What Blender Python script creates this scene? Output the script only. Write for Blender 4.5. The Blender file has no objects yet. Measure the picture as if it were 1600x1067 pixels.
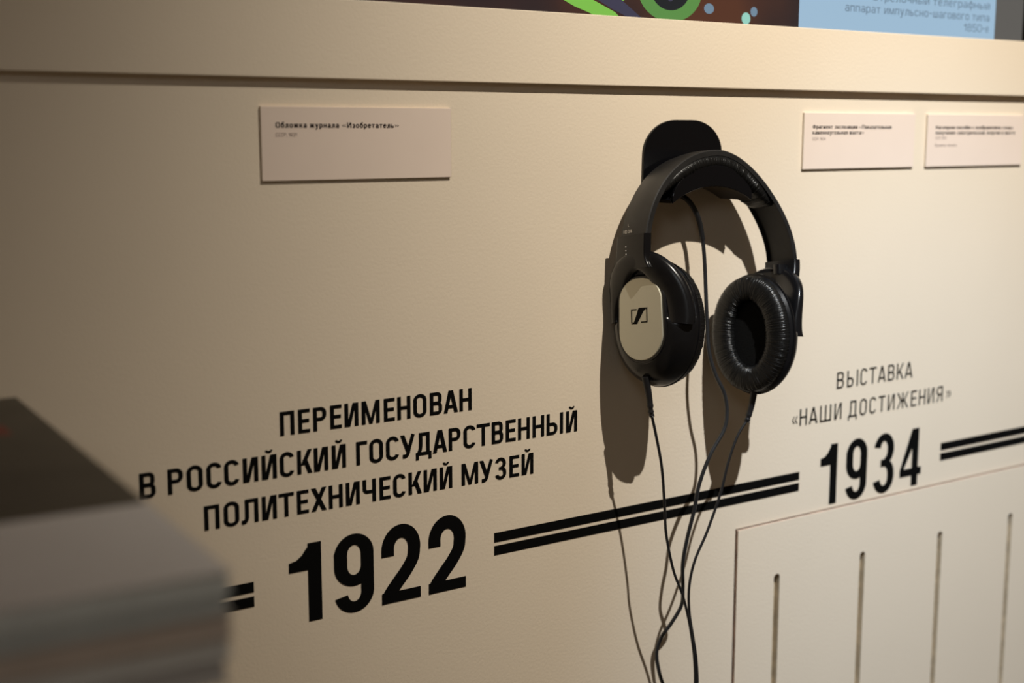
import bpy, bmesh, math, random
from mathutils import Vector, Matrix, noise
random.seed(7)
C = bpy.context.scene.collection
H = 1.45                      # camera height; the wall front is the plane y = 0
pi = math.pi

# ------------------------------------------------------------------ camera, world, lights, exposure
cam_d = bpy.data.cameras.new('camera'); cam = bpy.data.objects.new('camera', cam_d); C.objects.link(cam)
pitch, yaw = math.radians(8.951), math.radians(34.304)
fw = Vector((math.sin(yaw)*math.cos(pitch), math.cos(yaw)*math.cos(pitch), -math.sin(pitch)))
cam.location = (0, -0.84, H)
cam.rotation_euler = fw.to_track_quat('-Z', 'Y').to_euler()
cam_d.sensor_width = 36; cam_d.lens = 2075/1600*36
cam_d.clip_start = 0.02
cam_d.dof.use_dof = True; cam_d.dof.focus_distance = 1.03; cam_d.dof.aperture_fstop = 4.2
bpy.context.scene.camera = cam

w = bpy.data.worlds.new('World'); bpy.context.scene.world = w; w.use_nodes = True
bg = w.node_tree.nodes['Background']; bg.inputs[0].default_value = (1.0, 0.70, 0.42, 1); bg.inputs[1].default_value = 0.062

def lamp(name, kind, loc, target, energy, color, **k):
    d = bpy.data.lights.new(name, kind); o = bpy.data.objects.new(name, d); C.objects.link(o)
    o.location = loc; o.rotation_euler = (Vector(target)-Vector(loc)).to_track_quat('-Z', 'Y').to_euler()
    d.energy = energy; d.color = color
    for a, b in k.items(): setattr(d, a, b)
    return o
LAMP = (0.64, -0.80, H+0.88)
lamp('spot_lamp_wide', 'SPOT', LAMP, (2.45, 0, H-1.09), 98.0, (1.0, 0.92, 0.795), spot_size=math.radians(140), spot_blend=1.0, shadow_soft_size=0.005)
lamp('spot_lamp_core', 'SPOT', LAMP, (1.25, 0, H-0.78), 68.0, (0.48, 0.71, 1.0), spot_size=math.radians(41.4), spot_blend=1.0, shadow_soft_size=0.005)
lamp('stack_fill_light', 'AREA', (-0.7, -1.5, H+0.7), (0.0, -0.45, H-0.15), 1.6, (0.93, 0.97, 1.0), size=0.4)  # added unseen fill, set close to brighten the booklet stack; no actual fixture
vs = bpy.context.scene.view_settings
vs.view_transform = 'Standard'; vs.look = 'None'; vs.gamma = 1; vs.use_curve_mapping = False; vs.exposure = 0.0

# ------------------------------------------------------------------ materials
def mat(name, col, rough=0.5, spec=0.5, metal=0.0, bump=0, bscale=200, var=0, vscale=30, coat=0, emis=None, bdist=0.001):
    m = bpy.data.materials.new(name); m.use_nodes = True; nt = m.node_tree; b = nt.nodes['Principled BSDF']
    b.inputs['Base Color'].default_value = (*col, 1); b.inputs['Roughness'].default_value = rough
    b.inputs['Specular IOR Level'].default_value = spec; b.inputs['Metallic'].default_value = metal
    b.inputs['Coat Weight'].default_value = coat; b.inputs['Coat Roughness'].default_value = 0.08
    tc = nt.nodes.new('ShaderNodeTexCoord')
    if bump:
        n = nt.nodes.new('ShaderNodeTexNoise'); n.inputs['Scale'].default_value = bscale; n.inputs['Detail'].default_value = 3
        bp = nt.nodes.new('ShaderNodeBump'); bp.inputs['Strength'].default_value = bump; bp.inputs['Distance'].default_value = bdist
        nt.links.new(tc.outputs['Object'], n.inputs['Vector']); nt.links.new(n.outputs[0], bp.inputs['Height'])
        nt.links.new(bp.outputs[0], b.inputs['Normal'])
    if var:
        n = nt.nodes.new('ShaderNodeTexNoise'); n.inputs['Scale'].default_value = vscale; n.inputs['Detail'].default_value = 5
        r = nt.nodes.new('ShaderNodeMapRange'); r.inputs[1].default_value = 0.3; r.inputs[2].default_value = 0.7
        r.inputs[3].default_value = 1-var; r.inputs[4].default_value = 1+var
        mx = nt.nodes.new('ShaderNodeVectorMath'); mx.operation = 'SCALE'; mx.inputs[0].default_value = col
        nt.links.new(tc.outputs['Object'], n.inputs['Vector']); nt.links.new(n.outputs[0], r.inputs[0])
        nt.links.new(r.outputs[0], mx.inputs['Scale']); nt.links.new(mx.outputs[0], b.inputs['Base Color'])
    if emis:
        b.inputs['Emission Color'].default_value = (*emis[0], 1); b.inputs['Emission Strength'].default_value = emis[1]
    return m
M_wall = mat('cream_paint', (0.84, 0.725, 0.575), 0.55, 0.3, bump=0.30, bscale=420, var=0.012, vscale=9, bdist=0.0006)
M_card = mat('card_stock', (0.84, 0.70, 0.60), 0.7, 0.2, var=0.01)
M_cardedge = mat('card_core', (0.55, 0.47, 0.38), 0.8, 0.1)
M_ink = mat('black_vinyl', (0.004, 0.004, 0.004), 0.6, 0.08)
M_print = mat('black_print', (0.03, 0.02, 0.02), 0.7, 0.2)
M_print2 = mat('grey_print', (0.28, 0.22, 0.20), 0.7, 0.2)
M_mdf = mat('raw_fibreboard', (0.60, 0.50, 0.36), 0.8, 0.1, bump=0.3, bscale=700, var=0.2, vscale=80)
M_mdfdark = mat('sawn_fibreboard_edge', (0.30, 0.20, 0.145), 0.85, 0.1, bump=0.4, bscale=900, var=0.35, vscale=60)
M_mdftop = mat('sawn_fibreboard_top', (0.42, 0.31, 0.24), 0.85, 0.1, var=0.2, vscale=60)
M_dark = mat('dark_cavity', (0.03, 0.022, 0.015), 0.9, 0.1)
M_floor = mat('grey_floor', (0.10, 0.09, 0.08), 0.6, 0.3, var=0.2)
M_gloss = mat('glossy_black_acrylic', (0.004, 0.004, 0.005), 0.16, 0.35, coat=0.08, bump=0.03, bscale=60)
M_strap = mat('matt_black_plastic', (0.013, 0.0125, 0.0125), 0.44, 0.42, bump=0.12, bscale=1500, var=0.35, vscale=45)
M_shell = mat('satin_black_plastic', (0.006, 0.006, 0.007), 0.25, 0.42, var=0.2, vscale=60)
M_leather = mat('black_leatherette', (0.006, 0.006, 0.006), 0.33, 0.42, bump=0.25, bscale=900)
M_cloth = mat('black_cloth', (0.006, 0.006, 0.006), 0.95, 0.1, bump=0.4, bscale=1200)
M_silver = mat('olive_silver_metal', (0.56, 0.54, 0.44), 0.48, 0.5, metal=0.6, bump=0.02, bscale=900)
M_grey = mat('pale_grey_print', (0.75, 0.72, 0.68), 0.6, 0.3)
M_rub = mat('black_cable_rubber', (0.012, 0.012, 0.014), 0.38, 0.5, var=0.2, vscale=80)
M_rub2 = mat('charcoal_cable_rubber', (0.020, 0.021, 0.024), 0.36, 0.5, var=0.2, vscale=80)

# ------------------------------------------------------------------ object helpers
def link(name, me, m, parent=None, loc=None):
    o = bpy.data.objects.new(name, me); C.objects.link(o)
    if m is not None:
        for q in (m if isinstance(m, (list, tuple)) else [m]): me.materials.append(q)
    if parent: o.parent = parent
    if loc: o.location = loc
    return o
def empty(name, label, cat, loc, group=None):
    o = bpy.data.objects.new(name, None); C.objects.link(o); o.location = loc; o.empty_display_size = 0.02
    tag(o, label, cat, group); return o
def tag(o, label, cat, group=None):
    o['label'] = label; o['category'] = cat
    if group: o['group'] = group
def me_from(verts, faces, smooth=False, angle=40):
    me = bpy.data.meshes.new('m'); me.from_pydata([tuple(v) for v in verts], [], faces); me.update()
    bm = bmesh.new(); bm.from_mesh(me); bmesh.ops.recalc_face_normals(bm, faces=bm.faces); bm.to_mesh(me); bm.free()
    if smooth:
        for p in me.polygons: p.use_smooth = True
        me.set_sharp_from_angle(angle=math.radians(angle))
    return me
def box_me(x0, x1, y0, y1, z0, z1, bev=0, seg=2):
    bm = bmesh.new(); bmesh.ops.create_cube(bm, size=1)
    for v in bm.verts: v.co = Vector(((x0+x1)/2+v.co.x*(x1-x0), (y0+y1)/2+v.co.y*(y1-y0), (z0+z1)/2+v.co.z*(z1-z0)))
    if bev: bmesh.ops.bevel(bm, geom=list(bm.edges), offset=bev, segments=seg, affect='EDGES', profile=0.5)
    me = bpy.data.meshes.new('m'); bm.to_mesh(me); bm.free()
    return me
def curve2d_me(loops, ext, bev=0.0, xf=None):
    """filled outlines (first outer, others holes) in x/z, thickness 2*ext along y, centred on y = 0"""
    cu = bpy.data.curves.new('c', 'CURVE'); cu.dimensions = '2D'; cu.fill_mode = 'BOTH'; cu.extrude = ext; cu.bevel_depth = bev; cu.bevel_resolution = 2
    if bev: cu.offset = -bev; cu.extrude = ext-bev
    for L in loops:
        s = cu.splines.new('POLY'); s.points.add(len(L)-1); s.use_cyclic_u = True
        for p, (x, z) in zip(s.points, L): p.co = (x, z, 0, 1)
    o = bpy.data.objects.new('c', cu); C.objects.link(o)
    bpy.context.view_layer.update(); dg = bpy.context.evaluated_depsgraph_get()
    me = bpy.data.meshes.new_from_object(o.evaluated_get(dg)); bpy.data.objects.remove(o)
    me.transform(Matrix.Rotation(pi/2, 4, 'X'))        # (x, z, t) -> (x, -t, z)
    if xf: me.transform(xf)
    me.materials.clear()
    for p in me.polygons: p.use_smooth = True
    me.set_sharp_from_angle(angle=math.radians(22))
    return me
def text_me(body, width=None, size=1.0, bold=0.0, height=None, align='LEFT'):
    """flat lettering in x/z facing -y, left bottom at the origin"""
    cu = bpy.data.curves.new('t', 'FONT'); cu.body = body; cu.size = 1.0; cu.offset = bold; cu.resolution_u = 4
    o = bpy.data.objects.new('t', cu); C.objects.link(o)
    bpy.context.view_layer.update(); dg = bpy.context.evaluated_depsgraph_get()
    me = bpy.data.meshes.new_from_object(o.evaluated_get(dg)); bpy.data.objects.remove(o)
    xs = [v.co.x for v in me.vertices]; x0, x1 = min(xs), max(xs)
    sx = width/(x1-x0) if width else size
    sz = size if size else sx
    for v in me.vertices: v.co = Vector(((v.co.x-x0-((x1-x0) if align == 'RIGHT' else 0))*sx, 0, v.co.y*sz))
    me.materials.clear(); me.update(); return me

def frames(pts):
    T = []
    n = len(pts)
    for i in range(n):
        a, b = pts[max(i-1, 0)], pts[min(i+1, n-1)]; T.append((b-a).normalized())
    N = []; up = Vector((0, 1, 0)); nn = (up-T[0]*up.dot(T[0])).normalized()
    for t in T:
        nn = (nn-t*nn.dot(t)).normalized(); N.append(nn)
    return T, N
def smooth_path(P, n=8):
    P = [Vector(p) for p in P]; out = []
    Q = [P[0]*2-P[1]]+P+[P[-1]*2-P[-2]]
    for i in range(1, len(Q)-2):
        a, b, c, d = Q[i-1:i+3]
        for k in range(n):
            t = k/n; out.append(0.5*((2*b)+(c-a)*t+(2*a-5*b+4*c-d)*t*t+(3*b-a-3*c+d)*t**3))
    out.append(P[-1]); return out
def tube_me(P, rad, n=12, sm=8, caps=True, oval=1.0):
    pts = smooth_path(P, sm) if sm else [Vector(p) for p in P]; T, N = frames(pts); V = []; F = []
    for i, p in enumerate(pts):
        r = rad(i/(len(pts)-1)) if callable(rad) else rad; B = T[i].cross(N[i])
        for k in range(n):
            a = 2*pi*k/n; V.append(p+(N[i]*math.cos(a)+B*math.sin(a)*oval)*r)
    for i in range(len(pts)-1):
        for k in range(n): F.append((i*n+k, i*n+(k+1) % n, (i+1)*n+(k+1) % n, (i+1)*n+k))
    if caps: F += [tuple(range(n)), tuple(range((len(pts)-1)*n, len(pts)*n))]
    return me_from(V, F, True, 50)

# ------------------------------------------------------------------ the setting
PX0, PZ1 = 0.8163, H-0.3528           # opening for the slotted panel
def wall_mesh():
    xs = [-1.2, PX0, 2.4]; zs = [0.0, 0.55, PZ1, 2.9]; V = []; F = []
    for y in (0.0, 0.03):
        for z in zs:
            for x in xs: V.append((x, y, z))
    def q(a, b, c, d): F.append((a, b, c, d))
    id = lambda k, j, i: k*12+j*3+i
    for k in (0, 1):
        for j in range(3):
            for i in range(2):
                if i == 1 and j == 1: continue
                q(id(k, j, i), id(k, j, i+1), id(k, j+1, i+1), id(k, j+1, i))
    def side(a, b): q(id(0, *a), id(0, *b), id(1, *b), id(1, *a))
    side((1, 1), (2, 1)); side((2, 1), (2, 2)); side((1, 1), (1, 2)); side((0, 0), (0, 1)); side((0, 1), (0, 2))
    side((3, 0), (3, 1)); side((3, 1), (3, 2))
    for j in range(3): side((j, 0), (j+1, 0))
    for j in (0, 2): side((j, 2), (j+1, 2))
    return me_from(V, F)
wall = link('wall_back', wall_mesh(), M_wall); wall['kind'] = 'structure'
floor = link('floor', box_me(-1.2, 2.4, -2.2, 0.03, -0.05, 0.0), M_floor); floor['kind'] = 'structure'
fascia = link('trim_1', box_me(-1.2, 2.4, -0.0068, 0.0, H+0.0363, H+0.0898, 0.0006, 2), M_wall); fascia['kind'] = 'structure'
for x, z in ((0.243, 0.0520), (0.4445, 0.0465), (0.5690, 0.0480), (0.7140, 0.0430)):
    me = tube_me([(x, -0.0072, H+z), (x, -0.0067, H+z)], 0.0006, 8, 0)
    link('nail_head', me, M_dark, fascia)

# ------------------------------------------------------------------ lettering: condensed grotesque glyphs drawn as polygons
def arc(cx, cz, rx, rz, a0, a1, n=10):
    return [(cx+rx*math.cos(math.radians(a0+(a1-a0)*i/n)), cz+rz*math.sin(math.radians(a0+(a1-a0)*i/n))) for i in range(n+1)]
def strip(A, B): return [[A[i], A[i+1], B[i+1], B[i]] for i in range(len(A)-1)]
def rect(x0, z0, x1, z1): return [[(x0, z0), (x1, z0), (x1, z1), (x0, z1)]]
def bowl(x0, z0, x1, z1, s, h, ro=0.24):                  # D-shaped bowl from the stem at x0
    W, Hh = x1-x0, z1-z0; rz = min(ro*1.05, Hh/2); rx = min(W*0.52, ro*1.15)
    o = [(x0, z1)]+arc(x1-rx, z1-rz, rx, rz, 90, 0)+arc(x1-rx, z0+rz, rx, rz, 0, -90)+[(x0, z0)]
    i = [(x0, z1-h)]+arc(x1-rx, z1-rz, max(rx-s, .01), max(rz-h, .01), 90, 0)+arc(x1-rx, z0+rz, max(rx-s, .01), max(rz-h, .01), 0, -90)+[(x0, z0+h)]
    return strip(o, i)
def oring(x0, z0, x1, z1, s, h, a0=0, a1=360, k=0.0):     # rounded oval ring, part of it between two angles
    W, Hh = x1-x0, z1-z0; rx = W/2; rz = min(Hh/2, 0.27+k); cx = (x0+x1)/2
    o = []; i = []
    N = 56
    for t in range(N+1):
        a = a0+(a1-a0)*t/N; r = math.radians(a); c, sn = math.cos(r), math.sin(r)
        cz = (z1-rz) if sn >= 0 else (z0+rz)
        o.append((cx+rx*c, cz+rz*sn)); i.append((cx+(rx-s)*c, cz+(rz-h)*sn))
    return strip(o, i)
def line(x0, z0, x1, z1, wd):                             # slanted stroke with horizontal cut, wd = horizontal width, x = left edge
    return [[(x0, z0), (x0+wd, z0), (x1+wd, z1), (x1, z1)]]
def stroke(P, t):
    o = []; i = []
    for k, p in enumerate(P):
        a, b = P[max(k-1, 0)], P[min(k+1, len(P)-1)]; dx, dz = b[0]-a[0], b[1]-a[1]; L = math.hypot(dx, dz) or 1
        o.append((p[0]-dz/L*t/2, p[1]+dx/L*t/2)); i.append((p[0]+dz/L*t/2, p[1]-dx/L*t/2))
    return strip(o, i)
def cr(P, n=8): return [(p.x, p.z) for p in smooth_path([(a, 0, b) for a, b in P], n)]
def glyph(ch, w, s, h):
    V = lambda x: rect(x, 0, x+s, 1)
    if ch == 'П': return V(0)+V(w-s)+rect(0, 1-h, w, 1)
    if ch == 'Г': return V(0)+rect(0, 1-h, w, 1)
    if ch == 'Т': return rect((w-s)/2, 0, (w+s)/2, 1)+rect(0, 1-h, w, 1)
    if ch == 'Е': return V(0)+rect(0, 1-h, w, 1)+rect(0, 0, w, h)+rect(0, .5-h*.45, w*.93, .5+h*.55)
    if ch == 'Н': return V(0)+V(w-s)+rect(0, .5-h/2, w, .5+h/2)
    if ch == 'Ш': return V(0)+V(w-s)+V((w-s)/2)+rect(0, 0, w, h)
    if ch in 'ИЙ':
        g = V(0)+V(w-s)+[[(s*.85, 0), (s*1.0, 0.0), (s, .22), (w-s*1.0, 1), (w-s*1.02, 1)]]
        g = V(0)+V(w-s)+[[(s*.55, 0.0), (s*1.5, 0.0), (w-s*.55, 1.0), (w-s*1.5, 1.0)]]
        if ch == 'Й':
            c = w/2; r = .165
            g += strip(arc(c, 1.215, r, .145, 185, 355), arc(c, 1.215, r-.095, .05, 185, 355))
        return g
    if ch == 'Р': return V(0)+bowl(s*.5, .42, w, 1, s, h)
    if ch == 'Я': return [[(w-x, z) for x, z in p] for p in V(0)+bowl(s*.5, .42, w, 1, s, h)]+line(0, 0, w*.36, .45, s*1.05)
    if ch == 'Ь': return V(0)+bowl(s*.5, 0, w, .58, s, h)
    if ch == 'В': return V(0)+bowl(s*.5, .49-h*.5, w, 0+.49-h*.5+0, s, h)[:0]+bowl(s*.5, 0, w, .53+h*.3, s, h, .21)+bowl(s*.5, .53-h*.6, w*.96, 1, s, h, .2)
    if ch == 'О': return oring(0, -.015, w, 1.015, s, h)+rect(w-s, .2, w, .8)
    if ch == 'М':
        return V(0)+V(w-s)+[[(s*.25, 1), (s*1.15, 1), (w/2+s*.42, .0), (w/2-s*.42, .0)], [(w-s*1.15, 1), (w-s*.25, 1), (w/2+s*.42, .0), (w/2-s*.42, .0)]]
    if ch == 'С': return oring(0, -.015, w, 1.015, s, h, 12, 348)
    if ch == 'Э': return oring(0, -.015, w, 1.015, s, h, -168, 168)
    if ch == 'А':
        d = s*1.08
        return line(0, 0, w/2-d*.62, 1, d)+line(w-d, 0, w/2-d*.38, 1, d)+rect(w*.2, .2, w*.8, .2+h)
    if ch == 'Л':
        x = w*.2
        return V(w-s)+rect(x, 1-h, w, 1)+strip([(x, 1), (x, .32)]+arc(x-.12, .2, .12, .2, 30, -60, 4)+[(0, 0)], [(x+s, 1), (x+s, .3)]+arc(x-.12+s*.6, .14, .16, .14+h*0, 30, -60, 4)+[(0, -.0)])[:0] \
            + stroke(cr([(x+s*.5, 1-h*.5), (x+s*.5, .4), (x+s*.42, .2), (x+s*.0, .08), (0.0, .055)]), s)
    if ch == 'Д':
        return rect(w*.2, 1-h, w*.89, 1)+rect(w*.89-s, h*.8, w*.89, 1)+rect(0, 0, w, h)+rect(0, -.19, s*.85, h)+rect(w-s*.85, -.19, w, h) \
            + stroke(cr([(w*.2+s*.5, 1-h*.5), (w*.2+s*.5, .6), (w*.2+s*.38, .3), (w*.16+s*.1, h*.6)]), s)
    if ch == 'К': return V(0)+line(s*.85, .36, w-s*1.15, 1, s*1.12)+line(w-s*1.12, 0, s*.95+w*.10, .60, s*1.12)
    if ch == 'Ж':
        c = (w-s)/2
        return V(c)+line(c+s*.9, .42, w-s*1.12, 1, s*1.1)+line(w-s*1.08, 0, c+s*.9, .56, s*1.1)+line(c-s*1.0, .42, 0, 1, s*1.1)+line(0, 0, c-s*1.0, .56, s*1.1)
    if ch == 'Х': return line(0, 0, w-s*1.2, 1, s*1.2)+line(w-s*1.2, 0, 0, 1, s*1.2)
    if ch == 'У': return line(w*.42-s*.15, .26, 0, 1, s*1.12)+stroke(cr([(w-s*.56, 1), (w*.60, .42), (w*.50, .17), (w*.36, .075), (w*.16, .07)]), s*.97)
    if ch == 'Ч': return V(w-s)+strip([(0, 1), (0, .62)]+arc(.22, .62, .22, .24, 180, 270)+[(w-s*.5, .38)], [(s, 1), (s, .62)]+arc(.22, .62, .22-s, .24-h, 180, 270)+[(w-s*.5, .38+h)])
    if ch == 'Ы': return V(0)
    if ch == 'I': return V(0)
    if ch == 'З' or ch == '3':
        up = oring(0.0, .47-h*.1, w*.97, 1.012, s, h, 168, -78)
        lo = oring(0.0, -.012, w, .53+h*.35, s, h, 78, -168)
        return up+lo+rect(w*.34, .5-h*.42, w*.62, .5+h*.52)
    if ch == '9':
        return oring(0, -.012, w, 1.012, s, h, -168, 172)+oring(0, .335, w-.0, .335+.66, s, h, 165, 350, .0)+rect(0, .58, s, .8)
    if ch == '2':
        r = (w-s)/2; t = s
        P = arc(w/2, 1-.30+.005, w/2-s/2, .30-h/2, 180, -5, 18)
        P = [(s/2, .62)]+P+cr([P[-1], (w-s*.62, .55), (w*.63, .40), (w*.40, .255), (s*.62, .12), (s*.5, .05), (s*.5, .0)], 6)[1:]
        return stroke(P, t)+rect(0, 0, w, h)
    if ch == '1': return V(w-s)+[[(w-s*1.0, .66), (0, .66), (0, .785), (w*.22, .805), (w*.40, .86), (w*.52, .93), (w-s*.75, 1.0), (w-s*.5, 1), (w-s*.5, .66)]]
    if ch == '4':
        xs = w*.84-s
        return rect(xs, 0, xs+s, 1)+rect(0, .185, w, .185+h)+[[(0, .185), (0, .185+h), (xs-s*.1, 1), (xs+s*.5, 1), (xs+s*.5, .80), (s*.62, .185+h), (s*.62, .185)]]
    if ch == '0': return oring(0, -.012, w, 1.012, s, h)+rect(w-s, .25, w, .75)
    if ch == '8': return oring(w*.03, .47, w*.97, 1.012, s, h)+oring(0, -.012, w, .47+h, s, h)
    if ch == '5': return rect(w*.06, 1-h, w*.95, 1)+rect(w*.06, .48, w*.06+s, 1)+oring(0, -.012, w, .64, s, h, 150, -165)
    if ch == 'Б': return V(0)+bowl(s*.5, 0, w, .58, s, h)+rect(0, 1-h, w*.9, 1)
    if ch == 'Ц': return V(0)+V(w*.86-s)+rect(0, 0, w, h)+rect(w-s, -.18, w, h)
    if ch == 'Ю': return V(0)+rect(0, .5-h/2, w*.4, .5+h/2)+oring(w*.32, -.012, w, 1.012, s, h)+rect(w-s, .25, w, .75)
    if ch == 'Ф': return rect((w-s)/2, -.02, (w+s)/2, 1.02)+oring(0, .16, w, .86, s, h)+rect(w-s, .4, w, .62)
    if ch == 'ф': return rect((w-s)/2, -.42, (w+s)/2, 1.38)+oring(0, -.012, w, 1.012, s, h)+rect(w-s, .24, w, .76)
    if ch == 'а': return oring(0, -.02, w, .60, s, h)+rect(w-s, 0, w, .7)+oring(0, .2, w, 1.015, s, h, 8, 160)
    if ch == 'б': return oring(0, -.015, w, 1.0, s, h)+rect(w-s, .24, w, .76)+stroke(cr([(s*.5, .5), (s*.6, .95), (w*.45, 1.2), (w*.92, 1.36)]), s)
    if ch == 'е': return oring(0, -.015, w, 1.015, s, h, 2, 330)+rect(s*.5, .45, w, .45+h)
    if ch == 'о': return oring(0, -.015, w, 1.015, s, h)+rect(w-s, .24, w, .76)
    if ch == 'р': return rect(0, -.40, s, 1)+oring(0, -.015, w, 1.015, s, h)+rect(w-s, .24, w, .76)
    if ch == 'у': return line(w*.40, -.05, 0, 1, s*1.1)+stroke(cr([(w-s*.56, 1), (w*.52, -.12), (w*.36, -.36), (w*.1, -.36)]), s)
    if ch == '-': return rect(0, .42, w, .42+h)
    if ch == ',': return rect(0, -.14, s, s)
    if ch in '«»':
        P = []
        for k in (0, 1):
            x = k*w*.5; q = [(x, .40), (x+w*.5-s*.75, .62), (x+w*.5, .62), (x+s*.72, .40), (x+w*.5, .18), (x+w*.5-s*.75, .18)]
            P += [[q[0], q[1], q[2], q[3]], [q[0], q[3], q[4], q[5]]]
        return [[(w-x, z) for x, z in p] for p in P] if ch == '»' else P
    return V(0)
GW = {'М': 1.0, 'Ш': 1.05, 'Ж': 1.15, 'Ю': 1.15, 'Ф': 1.0, 'ф': 1.05, 'Ь': .78, 'Г': .66, 'З': .74, 'Д': .92, ',': .2, '-': .5, '1': .45, 'Т': .8}
def print_me(text, width, cap, s=.17, h=.14, align='LEFT'):
    """small wide grotesque print: capitals at height cap, small letters as scaled shapes; flat in x/z from the origin"""
    V = []; F = []; x = 0.0; low = 'абрфеоу'
    for ch in text.replace('ы', 'ьi'):
        if ch == ' ': x += .42; continue
        k = 1.0; g = ch
        if ch == 'i': g, k = 'I', .74
        elif ch in 'абвгдежзийклмнопрстуфхцчшщьэюя':
            k = .74; g = ch if ch in low else ch.upper()
            if ch == 'щ': g = 'Ш'
        w_ = s if g == 'I' else GW.get(g, .84)
        for gi, p in enumerate(glyph(g, w_, s/k, h/k)):
            n = len(V); V += [(x+a*k, -gi*2e-6, b*k) for a, b in p]; F.append(tuple(range(n, n+len(p))))
        x += (w_*k if g != 'I' else s)+.17
    W = x-.17; f = width/W
    me = bpy.data.meshes.new('m'); me.from_pydata([((a-(W if align == 'RIGHT' else 0))*f, b, c*cap) for a, b, c in V], [], F); me.update()
    for p in me.polygons:
        if p.normal.y > 0: p.flip()
    return me
def letters_me(items, base, cap, s, h, y=-0.0004):
    V = []; F = []
    for ch, x, w_ in items:
        for gi, p in enumerate(glyph(ch, w_, s, h)):
            n = len(V); yy = y-gi*8e-7; V += [(x+a*cap, yy, base+b*cap) for a, b in p]; F.append(tuple(range(n, n+len(p))))
    me = bpy.data.meshes.new('m'); me.from_pydata(V, [], F); me.update()
    for p in me.polygons:
        if p.normal.y > 0: p.flip()
    return me
def lettering(name, items, base, cap, s, h, label=None):
    me = letters_me(items, H+base, cap, s, h); o = link(name, me, M_ink, wall)
    if label: o['label'] = label
    return o
L1 = list(zip('ПЕРЕИМЕНОВАН', [.3769, .3908, .4024, .4158, .4272, .4411, .4593, .4706, .4842, .4985, .5106, .5246],
              [.64, .53, .60, .53, .65, .86, .53, .65, .66, .62, .73, .64]))
L2 = list(zip('ВРОССИЙСКИЙГ', [.2759, .295, .3082, .3221, .3348, .3484, .3623, .3759, .3893, .4022, .4164, .436],
              [.62, .61, .65, .63, .63, .65, .65, .63, .67, .65, .65, .52])) + \
     list(zip('ОСУДАРСТВЕННЬIЙ', [.4468, .4606, .4727, .4859, .5007, .5147, .528, .540, .5539, .567, .5786, .5926, .6062, .6195, .6255],
              [.65, .63, .73, .78, .72, .61, .63, .70, .61, .54, .65, .65, .62, .15, .65]))
L3 = list(zip('ПОЛИТЕХНИ', [.3194, .3334, .3464, .3616, .3743, .3883, .3993, .4133, .427], [.64, .66, .73, .65, .68, .53, .71, .65, .66])) + \
     list(zip('ЧЕСКИЙМУЗЕЙ', [.4407, .4547, .4662, .4793, .4924, .5065, .5261, .5425, .5569, .5705, .5821], [.64, .54, .62, .66, .67, .65, .88, .74, .61, .54, .66]))
lettering('lettering', L1, -.2097, .0172, .178, .150)
lettering('lettering', L2, -.2392, .0174, .178, .150)
lettering('lettering', L3, -.2682, .0172, .178, .150)
for ch, x, w_ in zip('1922', [.3807, .4163, .4554, .4960], [.435, .555, .57, .57]):
    lettering('digit', [(ch, x, w_)], -.3492, .0586, .182, .145)
R1 = list(zip('ВЬIСТАВКА', [.9418, .9558, .9690, .9742, .9864, .9990, 1.0133, 1.0262, 1.0380], [.60, .56, .115, .60, .66, .72, .60, .64, .74]))
R2 = list(zip('«НАШИДОСТИЖЕНИЯ»', [.8838, .8937, .9060, .9205, .9399, .9590, .9750, .9886, 1.0015, 1.0150, 1.0285, 1.0492, 1.0612, 1.0745, 1.0880, 1.1034],
              [.46, .60, .72, .96, .62, .78, .61, .60, .62, .63, 1.06, .53, .62, .63, .62, .46]))
lettering('lettering', R1, -.2379, .0157, .118, .105)
lettering('lettering', R2, -.2674, .0157, .118, .105)
for ch, x, w_ in zip('1934', [.9236, .9590, .9983, 1.0372], [.39, .505, .51, .55]):
    lettering('digit', [(ch, x, w_)], -.3490, .0586, .162, .130)
for x0, x1 in ((-0.60, 0.3538), (0.5560, 0.8957), (1.0990, 2.3)):
    for z0, z1 in ((-.3187, -.3111), (-.3292, -.3217)):
        link('stripe', box_me(x0, x1, -0.0004, 0.0, H+z0, H+z1), M_ink, wall)

# ------------------------------------------------------------------ slotted panel set into the wall
def panel():
    x0, x1, z0, z1 = PX0+0.0012, 2.0, 0.56, PZ1-0.0011
    root = empty('slotted_panel', 'cream board panel with upright routed slots set in the wall under 1934', 'panel', (x0, 0, z0))
    outer = [(x0, z0), (x1, z0), (x1, z1), (x0, z1)]; loops = [outer]; r = .0038
    for k in range(10):
        cx = .8682+.1168*k; top = H-.4038
        lp = [(cx+a, b) for a, b in arc(0, top-r, r, r, 180, 0, 8)]+[(cx+a, b) for a, b in arc(0, z0+.05+r, r, r, 0, -180, 8)]
        loops.append(lp)
    me = curve2d_me(loops, .0032, .0003, Matrix.Translation((-x0, -0.0028+.0032, -z0)))
    me.materials.append(M_wall); me.materials.append(M_mdfdark); me.materials.append(M_mdf); me.materials.append(M_mdftop)
    for p in me.polygons:
        c = p.center
        if abs(p.normal.y) < .5 and p.area > 0:
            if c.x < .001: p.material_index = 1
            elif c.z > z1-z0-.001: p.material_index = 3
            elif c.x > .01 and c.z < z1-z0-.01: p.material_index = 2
    o = link('face_board', me, None, root)
    b = link('backing_board', box_me(0, x1-x0, .0037, .012, 0, z1-z0), M_mdf, root)
    return root
panel()

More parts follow.
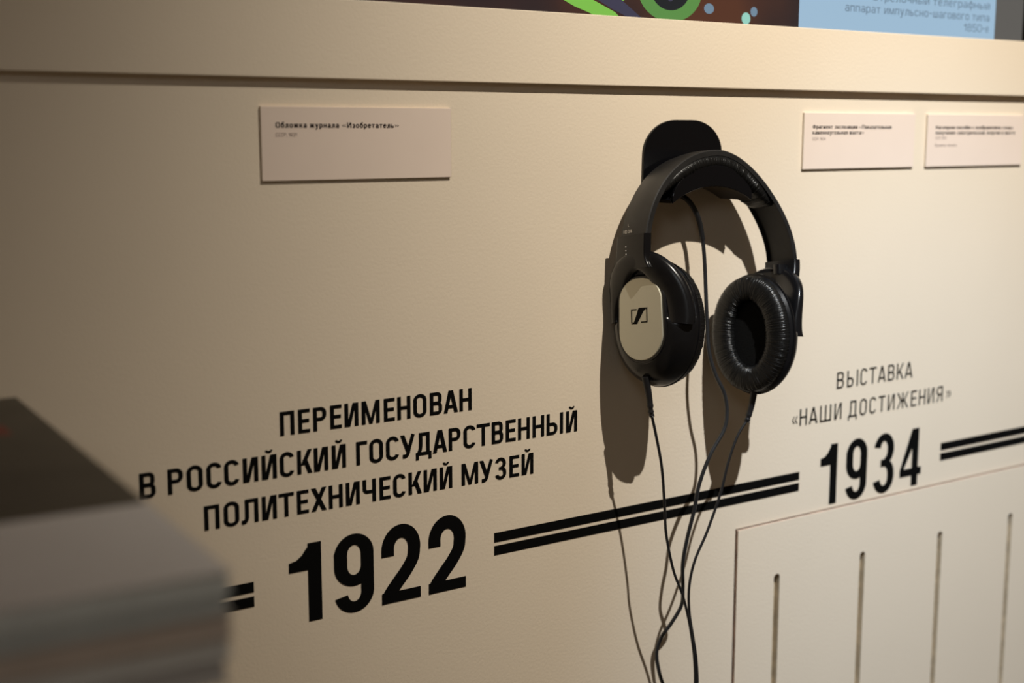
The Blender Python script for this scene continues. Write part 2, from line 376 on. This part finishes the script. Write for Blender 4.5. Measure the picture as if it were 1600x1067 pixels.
# ------------------------------------------------------------------ caption cards
def card(x, z, label, lines):
    root = empty('caption_card', label, 'card', (x, 0, H+z), None)
    me = box_me(0, .1495, -.0024, 0, -.0498, 0, .0002, 1); me.materials.append(M_card); me.materials.append(M_cardedge)
    for p in me.polygons: p.material_index = 1 if p.normal.z < -.7 or abs(p.normal.x) > .7 else 0
    link('card_board', me, None, root)
    for txt, dx, dz, wd, sz, bold in lines:
        t = print_me(txt, wd, sz*.72, .21 if bold else .13, .17 if bold else .11); o = link('lettering', t, M_print if bold else M_print2, root, (dx, -.00255, dz))
        if not bold: o['label'] = 'small grey line of print'
card(.3682, .0172, 'left blurred pinkish caption card with one bold line, above 1922', [('Обложка журнала «Изобретатель»', .0105, -.0141, .0950, .0050, .022), ('СССР, 1931', .0105, -.0199, .0155, .0032, 0)])
card(.8844, .0172, 'pinkish caption card just right of the headphone hook, two bold lines', [('Фрагмент экспозиции «Показательная', .0107, -.0140, .1050, .0048, .022), ('каменноугольная шахта»', .0107, -.0190, .0675, .0048, .022), ('СССР, 1934', .0107, -.0240, .0170, .0032, 0)])
card(1.0520, .0170, 'rightmost pinkish caption card at the photo edge with four faint lines', [('Наглядное пособие с изображением схемы', .0120, -.0139, .1200, .0046, .018), ('получения электрической энергии в шахте', .0120, -.0189, .1240, .0046, .018), ('СССР, 1934', .0120, -.0235, .0165, .0032, 0), ('Бумага, печать', .0120, -.0304, .0330, .0034, 0)])

# ------------------------------------------------------------------ display above the fascia
def picture_mat():
    m = bpy.data.materials.new('screen_picture'); m.use_nodes = True; nt = m.node_tree; b = nt.nodes['Principled BSDF']
    b.inputs['Base Color'].default_value = (.01, .01, .01, 1); b.inputs['Roughness'].default_value = .25
    tc = nt.nodes.new('ShaderNodeTexCoord'); n = nt.nodes.new('ShaderNodeTexNoise'); n.inputs['Scale'].default_value = 6; n.inputs['Detail'].default_value = 2
    r = nt.nodes.new('ShaderNodeValToRGB'); e = r.color_ramp.elements
    e[0].position = .36; e[0].color = (.010, .011, .016, 1); e[1].position = .62; e[1].color = (.085, .028, .014, 1)
    k = r.color_ramp.elements.new(.5); k.color = (.035, .016, .014, 1)
    nt.links.new(tc.outputs['Object'], n.inputs['Vector']); nt.links.new(n.outputs[0], r.inputs[0]); nt.links.new(r.outputs[0], b.inputs['Emission Color'])
    b.inputs['Emission Strength'].default_value = 1.0
    return m
def emat(name, col, s=1.0): return mat(name, (.01, .01, .01), .3, .3, emis=(col, s))
def display():
    z0 = H+.0885
    root = empty('wall_display', 'lit wall display above the cream ledge with green shapes and blue text panel', 'screen', (0.5, 0, z0))
    L = lambda x: x-.5
    link('bezel', box_me(L(-.12), L(1.36), -.0035, 0, 0, .84, .0008, 2), mat('black_bezel', (.004, .004, .004), .3, .5), root)
    fl = lambda nm, x0, x1, a, b, m, y=-.0037: link(nm, box_me(L(x0), L(x1), y, y+.0001, a, b), m, root)
    fl('picture', -.08, .8720, .0012, .80, picture_mat())
    fl('text_panel', .8720, 1.1440, .0012, .80, emat('pale_blue_light', (.36, .53, .69), .92))
    g = fl('side_strip', 1.1440, 1.1885, .0012, .80, emat('dim_grey_light', (.105, .100, .092), 1))
    # picture shapes: green machine parts and small lights, seen out of focus
    G = emat('leaf_green_light', (.20, .50, .07)); G2 = emat('pale_green_light', (.10, .26, .06)); B = emat('pale_dots_light', (.30, .62, .52)); B2 = emat('blue_dots_light', (.16, .24, .32)); K = emat('slate_light', (.045, .042, .075)); D = emat('near_black_light', (.010, .012, .016))
    def poly(pts, m, y=-.0039, nm='picture_shape'):
        V = [(L(x), y, z-.0885) for x, z in pts]; me = bpy.data.meshes.new('m'); me.from_pydata(V, [], [tuple(range(len(V)))]); me.update()
        if me.polygons[0].normal.y > 0: me.flip_normals()
        link(nm, me, m, root)
    poly([(.612, .106), (.617, .100), (.628, .0955), (.642, .0915), (.650, .0885), (.674, .0885), (.668, .093), (.652, .099), (.636, .105), (.625, .110)], G)
    poly([(.652, .112), (.664, .106), (.676, .102), (.684, .106), (.684, .118), (.662, .118)], G)
    poly([(.610, .120), (.640, .106), (.664, .0955), (.684, .0885), (.697, .0885), (.672, .104), (.650, .116), (.634, .126)], K, -.0041)
    ring = [(.7245+.034*math.cos(a), .1135+.0255*math.sin(a)) for a in [i*2*pi/40 for i in range(40)]]
    inner = [(.7245+.0215*math.cos(a), .1155+.0185*math.sin(a)) for a in [i*2*pi/40 for i in range(40)]]
    poly(ring, G2, -.0040); poly(inner, D, -.0042)
    for x, z, rx, rz, m in ((.7665, .1005, .0055, .0042, B2), (.8085, .0945, .0050, .0050, B), (.8175, .1005, .004, .004, B2), (.7245, .107, .003, .003, K)):
        poly([(x+rx*math.cos(a), z+rz*math.sin(a)) for a in [i*2*pi/20 for i in range(20)]], m, -.0043)
    T = emat('grey_blue_letters', (.12, .17, .23), 1)
    for txt, x, z, wd in (('Стрелочный телеграфный', 1.1345, .1180, .170), ('аппарат импульсно-шагового типа', 1.1345, .1068, .2050), ('1850-е', 1.1345, .0962, .0380)):
        me = print_me(txt, wd, .0072, .12, .11, align='RIGHT'); link('lettering', me, T, root, (L(x), -.0040, z-.0885))
display()

# ------------------------------------------------------------------ hook on the wall
def hook():
    root = empty('headphone_hook', 'glossy black acrylic hook on the wall holding the headphones', 'hook', (.7435, 0, H-.02))
    X, Z = .7435, -.02
    hw = .0428; top = .0100-Z; bot = -.045-Z; r = .0335
    lp = [(-hw-.0006, bot), (hw+.0006, bot)]+arc(hw-r, top-r*.82, r, r*.82, 0, 90, 14)+arc(-hw+r, top-r*.82, r, r*.82, 90, 180, 14)
    link('back_plate', curve2d_me([lp], .0014, .0006, Matrix.Translation((0, -.0015, 0))), M_gloss, root)
    # arched saddle: sheet bent over a circle
    R = .0805; zc = -.0432-Z-R; a = math.asin((hw+.0002)/R); n = 28; V = []; F = []; t = .003
    for k in range(n+1):
        b = -a+2*a*k/n
        for y in (-.0012, -.0375):
            for rr in (R, R+t): V.append((rr*math.sin(b), y, zc+rr*math.cos(b)))
    for k in range(n):
        i = 4*k; j = i+4
        F += [(i, j, j+2, i+2), (i+1, i+3, j+3, j+1), (i, i+1, j+1, j), (i+2, j+2, j+3, i+3)]
    F += [(0, 2, 3, 1), (4*n, 4*n+1, 4*n+3, 4*n+2)]
    link('saddle', me_from(V, F, True, 40), M_gloss, root)
    # front lip: crescent
    e = a*1.0
    bottom = [((R)*math.sin(b), zc+R*math.cos(b)) for b in [-e+2*e*k/24 for k in range(25)]]
    topc = []
    zt = -.0262-Z; 
    for k in range(25):
        u = 1-2*k/24; x = hw*1.015*math.sin(u*pi/2*1.0)
        zz = bottom[-1][1]+.004+(zt-bottom[-1][1]-.004)*(1-abs(math.sin(u*pi/2))**2.3)**.62
        topc.append((x, zz))
    topc = [(x*1.0, z) for x, z in topc]
    link('front_lip', curve2d_me([bottom+topc], .0014, .0006, Matrix.Translation((0, -.0382, 0))), M_gloss, root)
    return root
hook()

# ------------------------------------------------------------------ headphones
TH, RO = math.radians(9), math.radians(4.5)
HP = empty('headphones', 'black over-ear headphones with silver cup plate hanging on the wall hook', 'headphones', (.7535, -.022, H-.0166))
HP.rotation_mode = 'XYZ'
Mh = Matrix.Rotation(-TH, 4, 'X') @ Matrix.Rotation(RO, 4, 'Y')
HP.rotation_euler = Mh.to_euler()
HPi = (Matrix.Translation(HP.location) @ Mh).inverted()
A, Bz = .083, .086
def arch(s, off=0.0):
    """s: angle in degrees (-90..90 on the ellipse, beyond: straight down in mm); returns point and inward normal in x/z"""
    if s > 90: p = Vector((A, 0, -Bz-(s-90)*.001)); n = Vector((-1, 0, 0))
    elif s < -90: p = Vector((-A, 0, -Bz-(-s-90)*.001)); n = Vector((1, 0, 0))
    else:
        f = math.radians(s); p = Vector((A*math.sin(f), 0, -Bz*(1-math.cos(f)))); n = Vector((-math.sin(f)/A, 0, -math.cos(f)/Bz)).normalized(); p += n*(.0062*max(0, math.sin(2*f))**1.5)
    return p+n*off, n
def sweep(S, sec, m, name, parent, caps=True, ang=35):
    """sec(i, s) -> closed list of (y, depth) in the cross-section"""
    V = []; F = []; nn = None
    for i, s in enumerate(S):
        p, n = arch(s); c = sec(i, s); nn = len(c)
        for y, d in c: V.append(p+n*d+Vector((0, y, 0)))
    for i in range(len(S)-1):
        for k in range(nn): F.append((i*nn+k, i*nn+(k+1) % nn, (i+1)*nn+(k+1) % nn, (i+1)*nn+k))
    if caps: F += [tuple(range(nn)), tuple(range((len(S)-1)*nn, len(S)*nn))]
    return link(name, me_from(V, F, True, ang), m, parent)
wS = .0158
def strap_sec(i, s):
    c = [(-wS, .0048), (-wS, .0008), (-wS+.0008, 0), (-.006, -.0009), (0, -.0012), (.006, -.0009), (wS-.0008, 0), (wS, .0008), (wS, .0048), (wS-.0004, .0050), (wS-.0010, .0040), (wS-.0012, .0016), (-wS+.0012, .0016), (-wS+.0010, .0040), (-wS+.0004, .0050)]
    return c
S = [-80.5+k*(92-(-80.5))/110 for k in range(111)]
strap = sweep(S, strap_sec, M_strap, 'headband', HP)
def pad_sec(i, s):
    u = (s-(-1))/56; t = max(0.0, 1-abs(u)**3.2)**.55; th = .002+.0125*t; c = []
    n = 36
    for k in range(n):
        a = 2*pi*k/n; cy, cz = math.cos(a), math.sin(a)
        y = (abs(cy)**.75)*(1 if cy > 0 else -1)*.0168*(0.6+.4*t); d = .0016+th/2+(abs(cz)**.8)*(1 if cz > 0 else -1)*th/2
        wr = noise.noise(Vector((s*1.1, y*50, 3)))*.0007+noise.noise(Vector((s*2.4, y*70, 9)))*.0007
        if cz > -.3: d += wr*t; y += wr*.6*t*(1 if cy > 0 else -1)
        c.append((y, d))
    return c
sweep([-57+k*112/520 for k in range(521)], pad_sec, M_leather, 'head_pad', HP, ang=80)
# lettering on the strap's outer face (left end)
def side_text(txt, y, z, size, m, width=None):
    me = text_me(txt, width, size, .01); me.transform(Matrix.Rotation(-pi/2, 4, 'Z'))   # x -> -y, faces -x
    p = -A*math.sin(math.acos(max(-1, min(1, 1+z/Bz))))
    o = link('lettering', me, m, HP, (p-.0016, y, z)); o['label'] = 'tiny pale grey lettering'; return o
side_text('HD 206', .0105, -.0686, .0036, M_grey, .0105)
side_text('L', .0062, -.0636, .0034, M_grey)

class Frame:                                   # cup frame: u outward, v to the front (-y), w up
    def __init__(s, side, cx, cy, cz, swivel=0):
        s.side = side; s.R = Matrix.Rotation(swivel, 3, 'Z'); m_ = Vector((side*.021, 0, 0)); s.c = Vector((cx, cy, cz))+m_-s.R @ m_
    def __call__(s, u, v, w_): return s.c+s.R @ Vector((s.side*u, -v, w_))
RV, RW = .0398, .0500
def ov(t, kv=1, kw=1, p=2.06):
    c, sn = math.cos(t), math.sin(t)
    return (abs(c)**(2/p))*(1 if c > 0 else -1)*RV*kv, (abs(sn)**(2/p))*(1 if sn > 0 else -1)*RW*kw
def loft(rings, close_first=False, close_last=False):
    V = []; F = []; n = len(rings[0])
    for r in rings: V += r
    for i in range(len(rings)-1):
        for k in range(n): F.append((i*n+k, i*n+(k+1) % n, (i+1)*n+(k+1) % n, (i+1)*n+k))
    if close_first: F.append(tuple(range(n)))
    if close_last: F.append(tuple(range((len(rings)-1)*n, len(rings)*n)))
    return V, F
def cup(side, cx, cy, cz, swivel, label, deep=1.0):
    f = Frame(side, cx, cy, cz, swivel); N = 144
    # shell: lower half full, upper half set back to let the yoke pass
    U = [.0155, .0165, .0190, .0215, .0250, .0290, .0325, .0350, .0368, .0378, .0372, .0360]
    lo = [.985, 1.00, 1.00, .985, .960, .915, .850, .775, .700, .640, .600, .585]
    up = [.985, 1.00, .99, .90, .75, .68, .66, .64, .63, .61, .600, .585]
    rings = []
    for j, u in enumerate(U):
        u = .0155+(u-.0155)*deep
        r = []
        for k in range(N):
            t = 2*pi*k/N; c, sn = math.cos(t), math.sin(t)
            e = 1/(1+math.exp((sn-.05)*70)); kk = up[j]*(1-e)+lo[j]*e
            v, w_ = ov(t, kk, kk); r.append(f(u, v, w_))
        rings.append(r)
    V, F = loft(rings, True, True)
    shell = link('ear_cup', me_from(V, F, True, 32), M_shell, HP)
    if label: shell['label'] = label
    # groove ring between pad and shell
    rings = [[f(u, *ov(2*pi*k/96, q, q)) for k in range(96)] for u, q in ((.0125, .94), (.0150, .975), (.0152, 1.012), (.0166, 1.012), (.0168, .97))]
    V, F = loft(rings, True, True); link('rim_ring', me_from(V, F, True, 35), M_shell, shell)
    # stadium plate with raised ring
    def stad(hw, hh, n=20, zc=.0035):
        P = []
        for a in range(-180, 181, 9):
            if a == 0: continue
            c, sn = math.cos(math.radians(a)), math.sin(math.radians(a))
            P.append((hw*(abs(c)**.93)*(1 if c > 0 else -1)*(1 if sn < 0 else .97), zc+(-(hh-hw*1.02)+hw*1.02*sn if sn < 0 else (hh-hw*.85)+hw*.85*sn)))
        return P
    def slab(hw, hh, u0, u1, ch): 
        rs = [[f(u0, a, b) for a, b in stad(hw, hh)], [f(u1-ch, a, b) for a, b in stad(hw, hh)], [f(u1, a, b) for a, b in stad(hw-ch, hh-ch)]]
        return loft(rs, True, True)
    V, F = slab(.0252, .0350, .0155+.0145*deep, .0155+.0230*deep, .0012); link('plate_surround', me_from(V, F, True, 30), M_shell, shell)
    V, F = slab(.0222, .0325, .0155+.0215*deep, .0155+.0241*deep, .0005); pl = link('cover_plate', me_from(V, F, True, 30), M_silver, shell); pl['label'] = 'olive silver metal plate'
    # emblem: open frame with a slanted bar
    Lg = [[(-1, .62), (-.88, .62), (-.88, -.9), (-1, -.9)], [(-1, .78), (-.28, .78), (-.30, .64), (-1, .64)], [(-1, -.9), (-1, -.78), (-.55, -.78), (-.55, -.9)],
          [(1.0, .78), (.88, .78), (.88, -.78), (1.0, -.78)], [(1, -.72), (1, -.86), (.18, -.86), (.22, -.72)],
          [(-1.05, -1.0), (-.35, -1.0), (-.1, -.86), (-.62, -.86)],
          [(-.72, -.92), (-.30, -.98), (.12, -.30), (.52, .46), (.78, .74), (1.02, .80), (1.04, .92), (.02, .92), (-.12, .78), (-.22, .40), (-.42, -.15)]]
    V = []; F = []
    for p in Lg:
        n = len(V); V += [f(.0155+.02425*deep, a*.0082*(side*-1)-.001, .0062+b*.0066) for a, b in p]; F.append(tuple(range(n, n+len(p))))
    me = bpy.data.meshes.new('m'); me.from_pydata(V, [], F); me.update(); link('emblem', me, M_ink, shell)
    # ear pad: wrinkled oval tube
    NT, NP = 1100, 26; V = []; F = []
    for i in range(NT):
        t = 2*pi*i/NT; v, w_ = ov(t, .955, .962)
        nv, nw = math.cos(t)*RW, math.sin(t)*RV; l = math.hypot(nv, nw); nv /= l; nw /= l
        cv, cw = v-nv*.0103, w_-nw*.0103
        for k in range(NP):
            a = 2*pi*k/NP; ca, sa = math.cos(a), math.sin(a)
            ra = .0104*(abs(ca)**.85)*(1 if ca > 0 else -1); ru = .0070*(abs(sa)**.8)*(1 if sa > 0 else -1)
            arcp = t*14
            wr = noise.noise(Vector((math.cos(t)*30, math.sin(t)*30, a*.8)))*.00055+noise.noise(Vector((math.cos(t)*70, math.sin(t)*70, a*1.0+5)))*.00068
            inn = .55+.45*max(0, -ca)+(.35*max(0, -sa))
            wr *= inn
            V.append(f(.0092+ru*(1+wr*60), cv+nv*(ra+wr*ca), cw+nw*(ra+wr*ca)))
    for i in range(NT):
        for k in range(NP):
            j = (i+1) % NT; F.append((i*NP+k, i*NP+(k+1) % NP, j*NP+(k+1) % NP, j*NP+k))
    link('ear_pad', me_from(V, F, True, 80), M_leather, shell)
    rings = [[f(.0100, *ov(2*pi*k/48, .68*q, .74*q)) for k in range(48)] for q in (1.1, .5)]
    V, F = loft(rings, False, True); link('inner_cloth', me_from(V, F, True, 40), M_cloth, shell)
    return f, shell
def yoke(side, f, top_s):
    """socket on the strap end and a fork that follows the top of the cup"""
    root_p, n = arch(top_s)
    V = []; F = []; N = 72; K = 20
    # fork half ring
    for i in range(N+1):
        t = (-.06*pi+1.09*pi*i/N) if side < 0 else (-.09*pi+1.18*pi*i/N); c, sn = math.cos(t), math.sin(t)
        wrap = abs(c)**2.6
        cu = (.0390 if side < 0 else .0450)-(.0085 if side < 0 else .015)*wrap; cv = (.0290 if side < 0 and c > 0 else .0315)*c; cw = .0035+.0455*max(sn, 0)**.92+(sn*.02 if sn < 0 else 0)
        hr = (.0078+.0042*abs(c)+(.0022*c*c if side < 0 and c > 0 else 0))*(1 if (side < 0 and c > 0) else 1-.62*max(0, (abs(c)-.72)/.28)**2); hu = .0056
        # normal in v/w
        nv, nw = c*.0455, sn*.0335; l = math.hypot(nv, nw) or 1; nv /= l; nw /= l
        for k in range(K):
            a = 2*pi*k/K; ca, sa = math.cos(a), math.sin(a)
            rr = hr*(abs(ca)**.8)*(1 if ca > 0 else -1); uu = hu*(abs(sa)**.75)*(1 if sa > 0 else -1)
            V.append(f(cu+uu-.25*abs(rr)*wrap*(rr > 0), cv+nv*rr, cw+nw*rr))
    for i in range(N):
        for k in range(K): F.append((i*K+k, i*K+(k+1) % K, (i+1)*K+(k+1) % K, (i+1)*K+k))
    F += [tuple(range(K)), tuple(range(N*K, (N+1)*K))]
    fork = link('yoke', me_from(V, F, True, 50), M_shell, HP)
    # socket: from strap end down to the fork crown, flared at the bottom
    crown = f(.0385 if side < 0 else .045, 0, .0035+.0455)
    z0 = root_p.z+.0012; z1 = crown.z-.006; V = []; F = []; n_ = 14
    prof = []
    for i in range(n_+1):
        q = i/n_; z = z0+(z1-z0)*q
        hwid = .0178+.0006*q+(.005 if side < 0 else 0)*max(0, (q-.5)/.5)**2.6
        xo = side*(A+.0016)+(f(.0440 if side < 0 else .0495, 0, .045).x-side*(A+.0016))*(q**1.5); thick = .0075+.0005*q
        xi = xo-side*thick
        xc = (xo+xi)/2; hx = abs(xo-xi)/2; r = .0018
        ring = []
        for (sx, sy, a0) in ((1, 1, 0), (-1, 1, 90), (-1, -1, 180), (1, -1, 270)):
            for a in (0, 30, 60, 90):
                an = math.radians(a0+a); ring.append(Vector((xc+sx*(hx-r)+r*math.cos(an), f.c.y*q*.8+sy*(hwid-r)+r*math.sin(an), z)))
        prof.append(ring)
    V, F = loft(prof, True, True)
    so = link('socket', me_from(V, F, True, 40), M_shell, fork)
    return fork, so
fl, shl = cup(-1, -.0395, .0010, -.1400, math.radians(11), 'left cup with a silver cover plate facing the camera')
fr, shr = cup(1, .0300, .0000, -.1490, math.radians(9), 'right cup showing its wrinkled pad', .72)
yoke(-1, fl, -80.5)
fk, so = yoke(1, fr, 92)
# inner hinge knob on the right socket
me = tube_me([(.0735, -.004, -.0905), (.0735, -.004, -.0985)], lambda t: .0055, 16, 0); link('hinge_knob', me, M_shell, fk)
for z in (-.0795, -.0825, -.0853):
    me = tube_me([(-.0852, .0058, z), (-.0846, .0058, z)], .0004, 6, 0); link('size_mark', me, M_grey, HP)

# leads (world coordinates turned into the headphones' frame)
def wp(L): return [HPi @ Vector((x, y, z+H)) for x, y, z in L]
left = [(.6672, -.050, -.1945), (.6692, -.051, -.2053), (.6706, -.052, -.2182), (.6763, -.052, -.2381), (.6829, -.052, -.2652), (.6884, -.05, -.2984), (.6916, -.049, -.3233), (.6999, -.049, -.3547), (.7094, -.05, -.3772), (.7155, -.05, -.3951), (.7203, -.05, -.414), (.7254, -.049, -.438), (.7278, -.048, -.4646), (.7296, -.045, -.5094)]
right = [(.7799, -.055, -.2149), (.7784, -.054, -.2264), (.7754, -.053, -.2371), (.7651, -.052, -.2508), (.7557, -.052, -.2714), (.7478, -.052, -.2965), (.7347, -.051, -.3276), (.7227, -.05, -.3505), (.7179, -.049, -.372), (.7194, -.048, -.3948), (.7243, -.048, -.4183), (.7276, -.049, -.4385), (.7288, -.05, -.4641), (.7307, -.047, -.5089)]
main = [(.7334, -.010, -.0507), (.7366, -.016, -.0547), (.7418, -.019, -.0626), (.7469, -.020, -.0733), (.7499, -.021, -.0881), (.7517, -.022, -.1068), (.7521, -.024, -.1333), (.7516, -.027, -.1598), (.7507, -.031, -.1808), (.7539, -.036, -.1994), (.7598, -.041, -.2155), (.7604, -.044, -.2314), (.7563, -.045, -.2455), (.7428, -.044, -.2646), (.7332, -.042, -.2883), (.7302, -.039, -.3132), (.7264, -.036, -.3355), (.7255, -.032, -.3587), (.7315, -.026, -.3842), (.734, -.022, -.4002), (.7288, -.016, -.4164), (.7227, -.010, -.4303), (.7199, -.007, -.4452), (.7232, -.007, -.4635), (.7301, -.008, -.4855), (.7367, -.010, -.5251), (.741, -.012, -.590), (.742, -.012, -.700), (.744, -.010, -.850), (.746, -.008, -1.00)]
link('lead', tube_me(wp(left[2:]), .00118, 10, 8), M_rub, HP)
link('lead', tube_me(wp(right[2:]), .00118, 10, 8), M_rub, HP)
def relief(P, nm='strain_relief'):
    pts = smooth_path(wp(P), 10)
    def r(t):
        b = .0033-.0015*t
        if t > .62: b += .00035*math.sin((t-.62)*2*pi*9)
        return b
    link(nm, tube_me(pts, r, 14, 0), M_rub, HP)
relief([(.6665, -.0495, -.1900), left[0], left[1], left[2], (.6718, -.052, -.2225)])
relief([(.7806, -.0555, -.2100), right[0], right[1], right[2], (.7742, -.053, -.2392)])

link('cable_splitter', tube_me(wp([(.7302, -.046, -.500), (.7304, -.046, -.515), (.7305, -.046, -.535)]), .0028, 12, 4), M_rub, HP)
link('lead', tube_me(wp([(.7305, -.046, -.530), (.729, -.044, -.600), (.727, -.040, -.720), (.728, -.040, -.860), (.727, -.038, -1.00)]), .0016, 10, 8), M_rub, HP)
cable = link('audio_cable', tube_me([(x-.7435, y, z+.05) for x, y, z in main[3:]], .00165, 12, 8), M_rub2, None, (.7435, 0, H-.05))
tag(cable, 'thicker charcoal cable hanging from behind the hook between the two ear cups', 'cable')
link('cable_sleeve', tube_me([(x-.7435, y, z+.05) for x, y, z in main[:5]], .0022, 12, 8), M_rub, cable)

# ------------------------------------------------------------------ stack of booklets, close to the camera at the lower left
def cover_mat():
    m = mat('dark_cover', (.095, .082, .060), .5, .3, var=.25, vscale=14); return m
M_cov = cover_mat(); M_band = mat('pale_cover_band', (.88, .85, .82), .5, .3, var=.04, vscale=12); M_red = mat('dull_red_print', (.22, .05, .035), .5, .3)
page_cols = [(.80, .83, .80), (.62, .65, .63), (.68, .58, .50), (.82, .81, .77), (.58, .56, .54), (.78, .74, .69), (.64, .65, .64)]
bx1, by0, by1, bz = .1585, -.446, -.183, H-.1405
ths = [.0075, .0065, .0085, .0070, .0090]
z = bz
labels = ['thick booklet on top of the blurred stack, dark cover with a pale band', 'grey booklet second from the top of the blurred stack', 'brownish booklet third from the top of the blurred stack', 'pale booklet fourth from the top of the blurred stack',
          'dark booklet at the bottom of the blurred stack, at the photo edge']
for i, (t, c) in enumerate(zip(ths, page_cols)):
    dx = 0 if i == 0 else random.uniform(-.002, .001); dy = 0 if i == 0 else random.uniform(-.0005, .002)
    root = empty('booklet', labels[i], 'booklet', (bx1+dx, by0+dy, z-t), 'booklets in the blurred stack'); root.rotation_euler.z = -math.radians(2.75)
    pm = mat('booklet_pages', c, .8, .2, var=.12, vscale=25)
    link('page_block', box_me(-.2505, -.0008, .0008, .334, .0005, t-.0005), pm, root)
    if i == 0:
        link('cover', box_me(-.2515, 0, .094, .335, t-.0006, t, .0002, 1), M_cov, root)
        b = link('cover_band', box_me(-.2515, 0, 0, .094, t-.0006, t, .0002, 1), M_band, root); b['label'] = 'pale grey band of the cover'
        r_ = link('cover_print', box_me(-.090, -.020, .243, .266, t, t+.00005), M_red, root); r_['label'] = 'dull red print'
    else:
        link('cover', box_me(-.2515, 0, 0, .335, t-.0006, t, .0002, 1), mat('booklet_cover', tuple(.8*q for q in c), .5, .3), root)
    link('back_cover', box_me(-.2515, 0, 0, .335, 0, .0005), mat('booklet_back', tuple(.7*q for q in c), .5, .3), root)
    z -= t
ped = link('display_plinth', box_me(-.112, .112, -.155, .155, -(z), 0, .002, 2), mat('white_plinth', (.5, .47, .42), .6, .3), None, (.038, -.277, z)); ped.rotation_euler.z = -math.radians(2.75)
tag(ped, 'pale plinth under the blurred booklet stack', 'plinth')
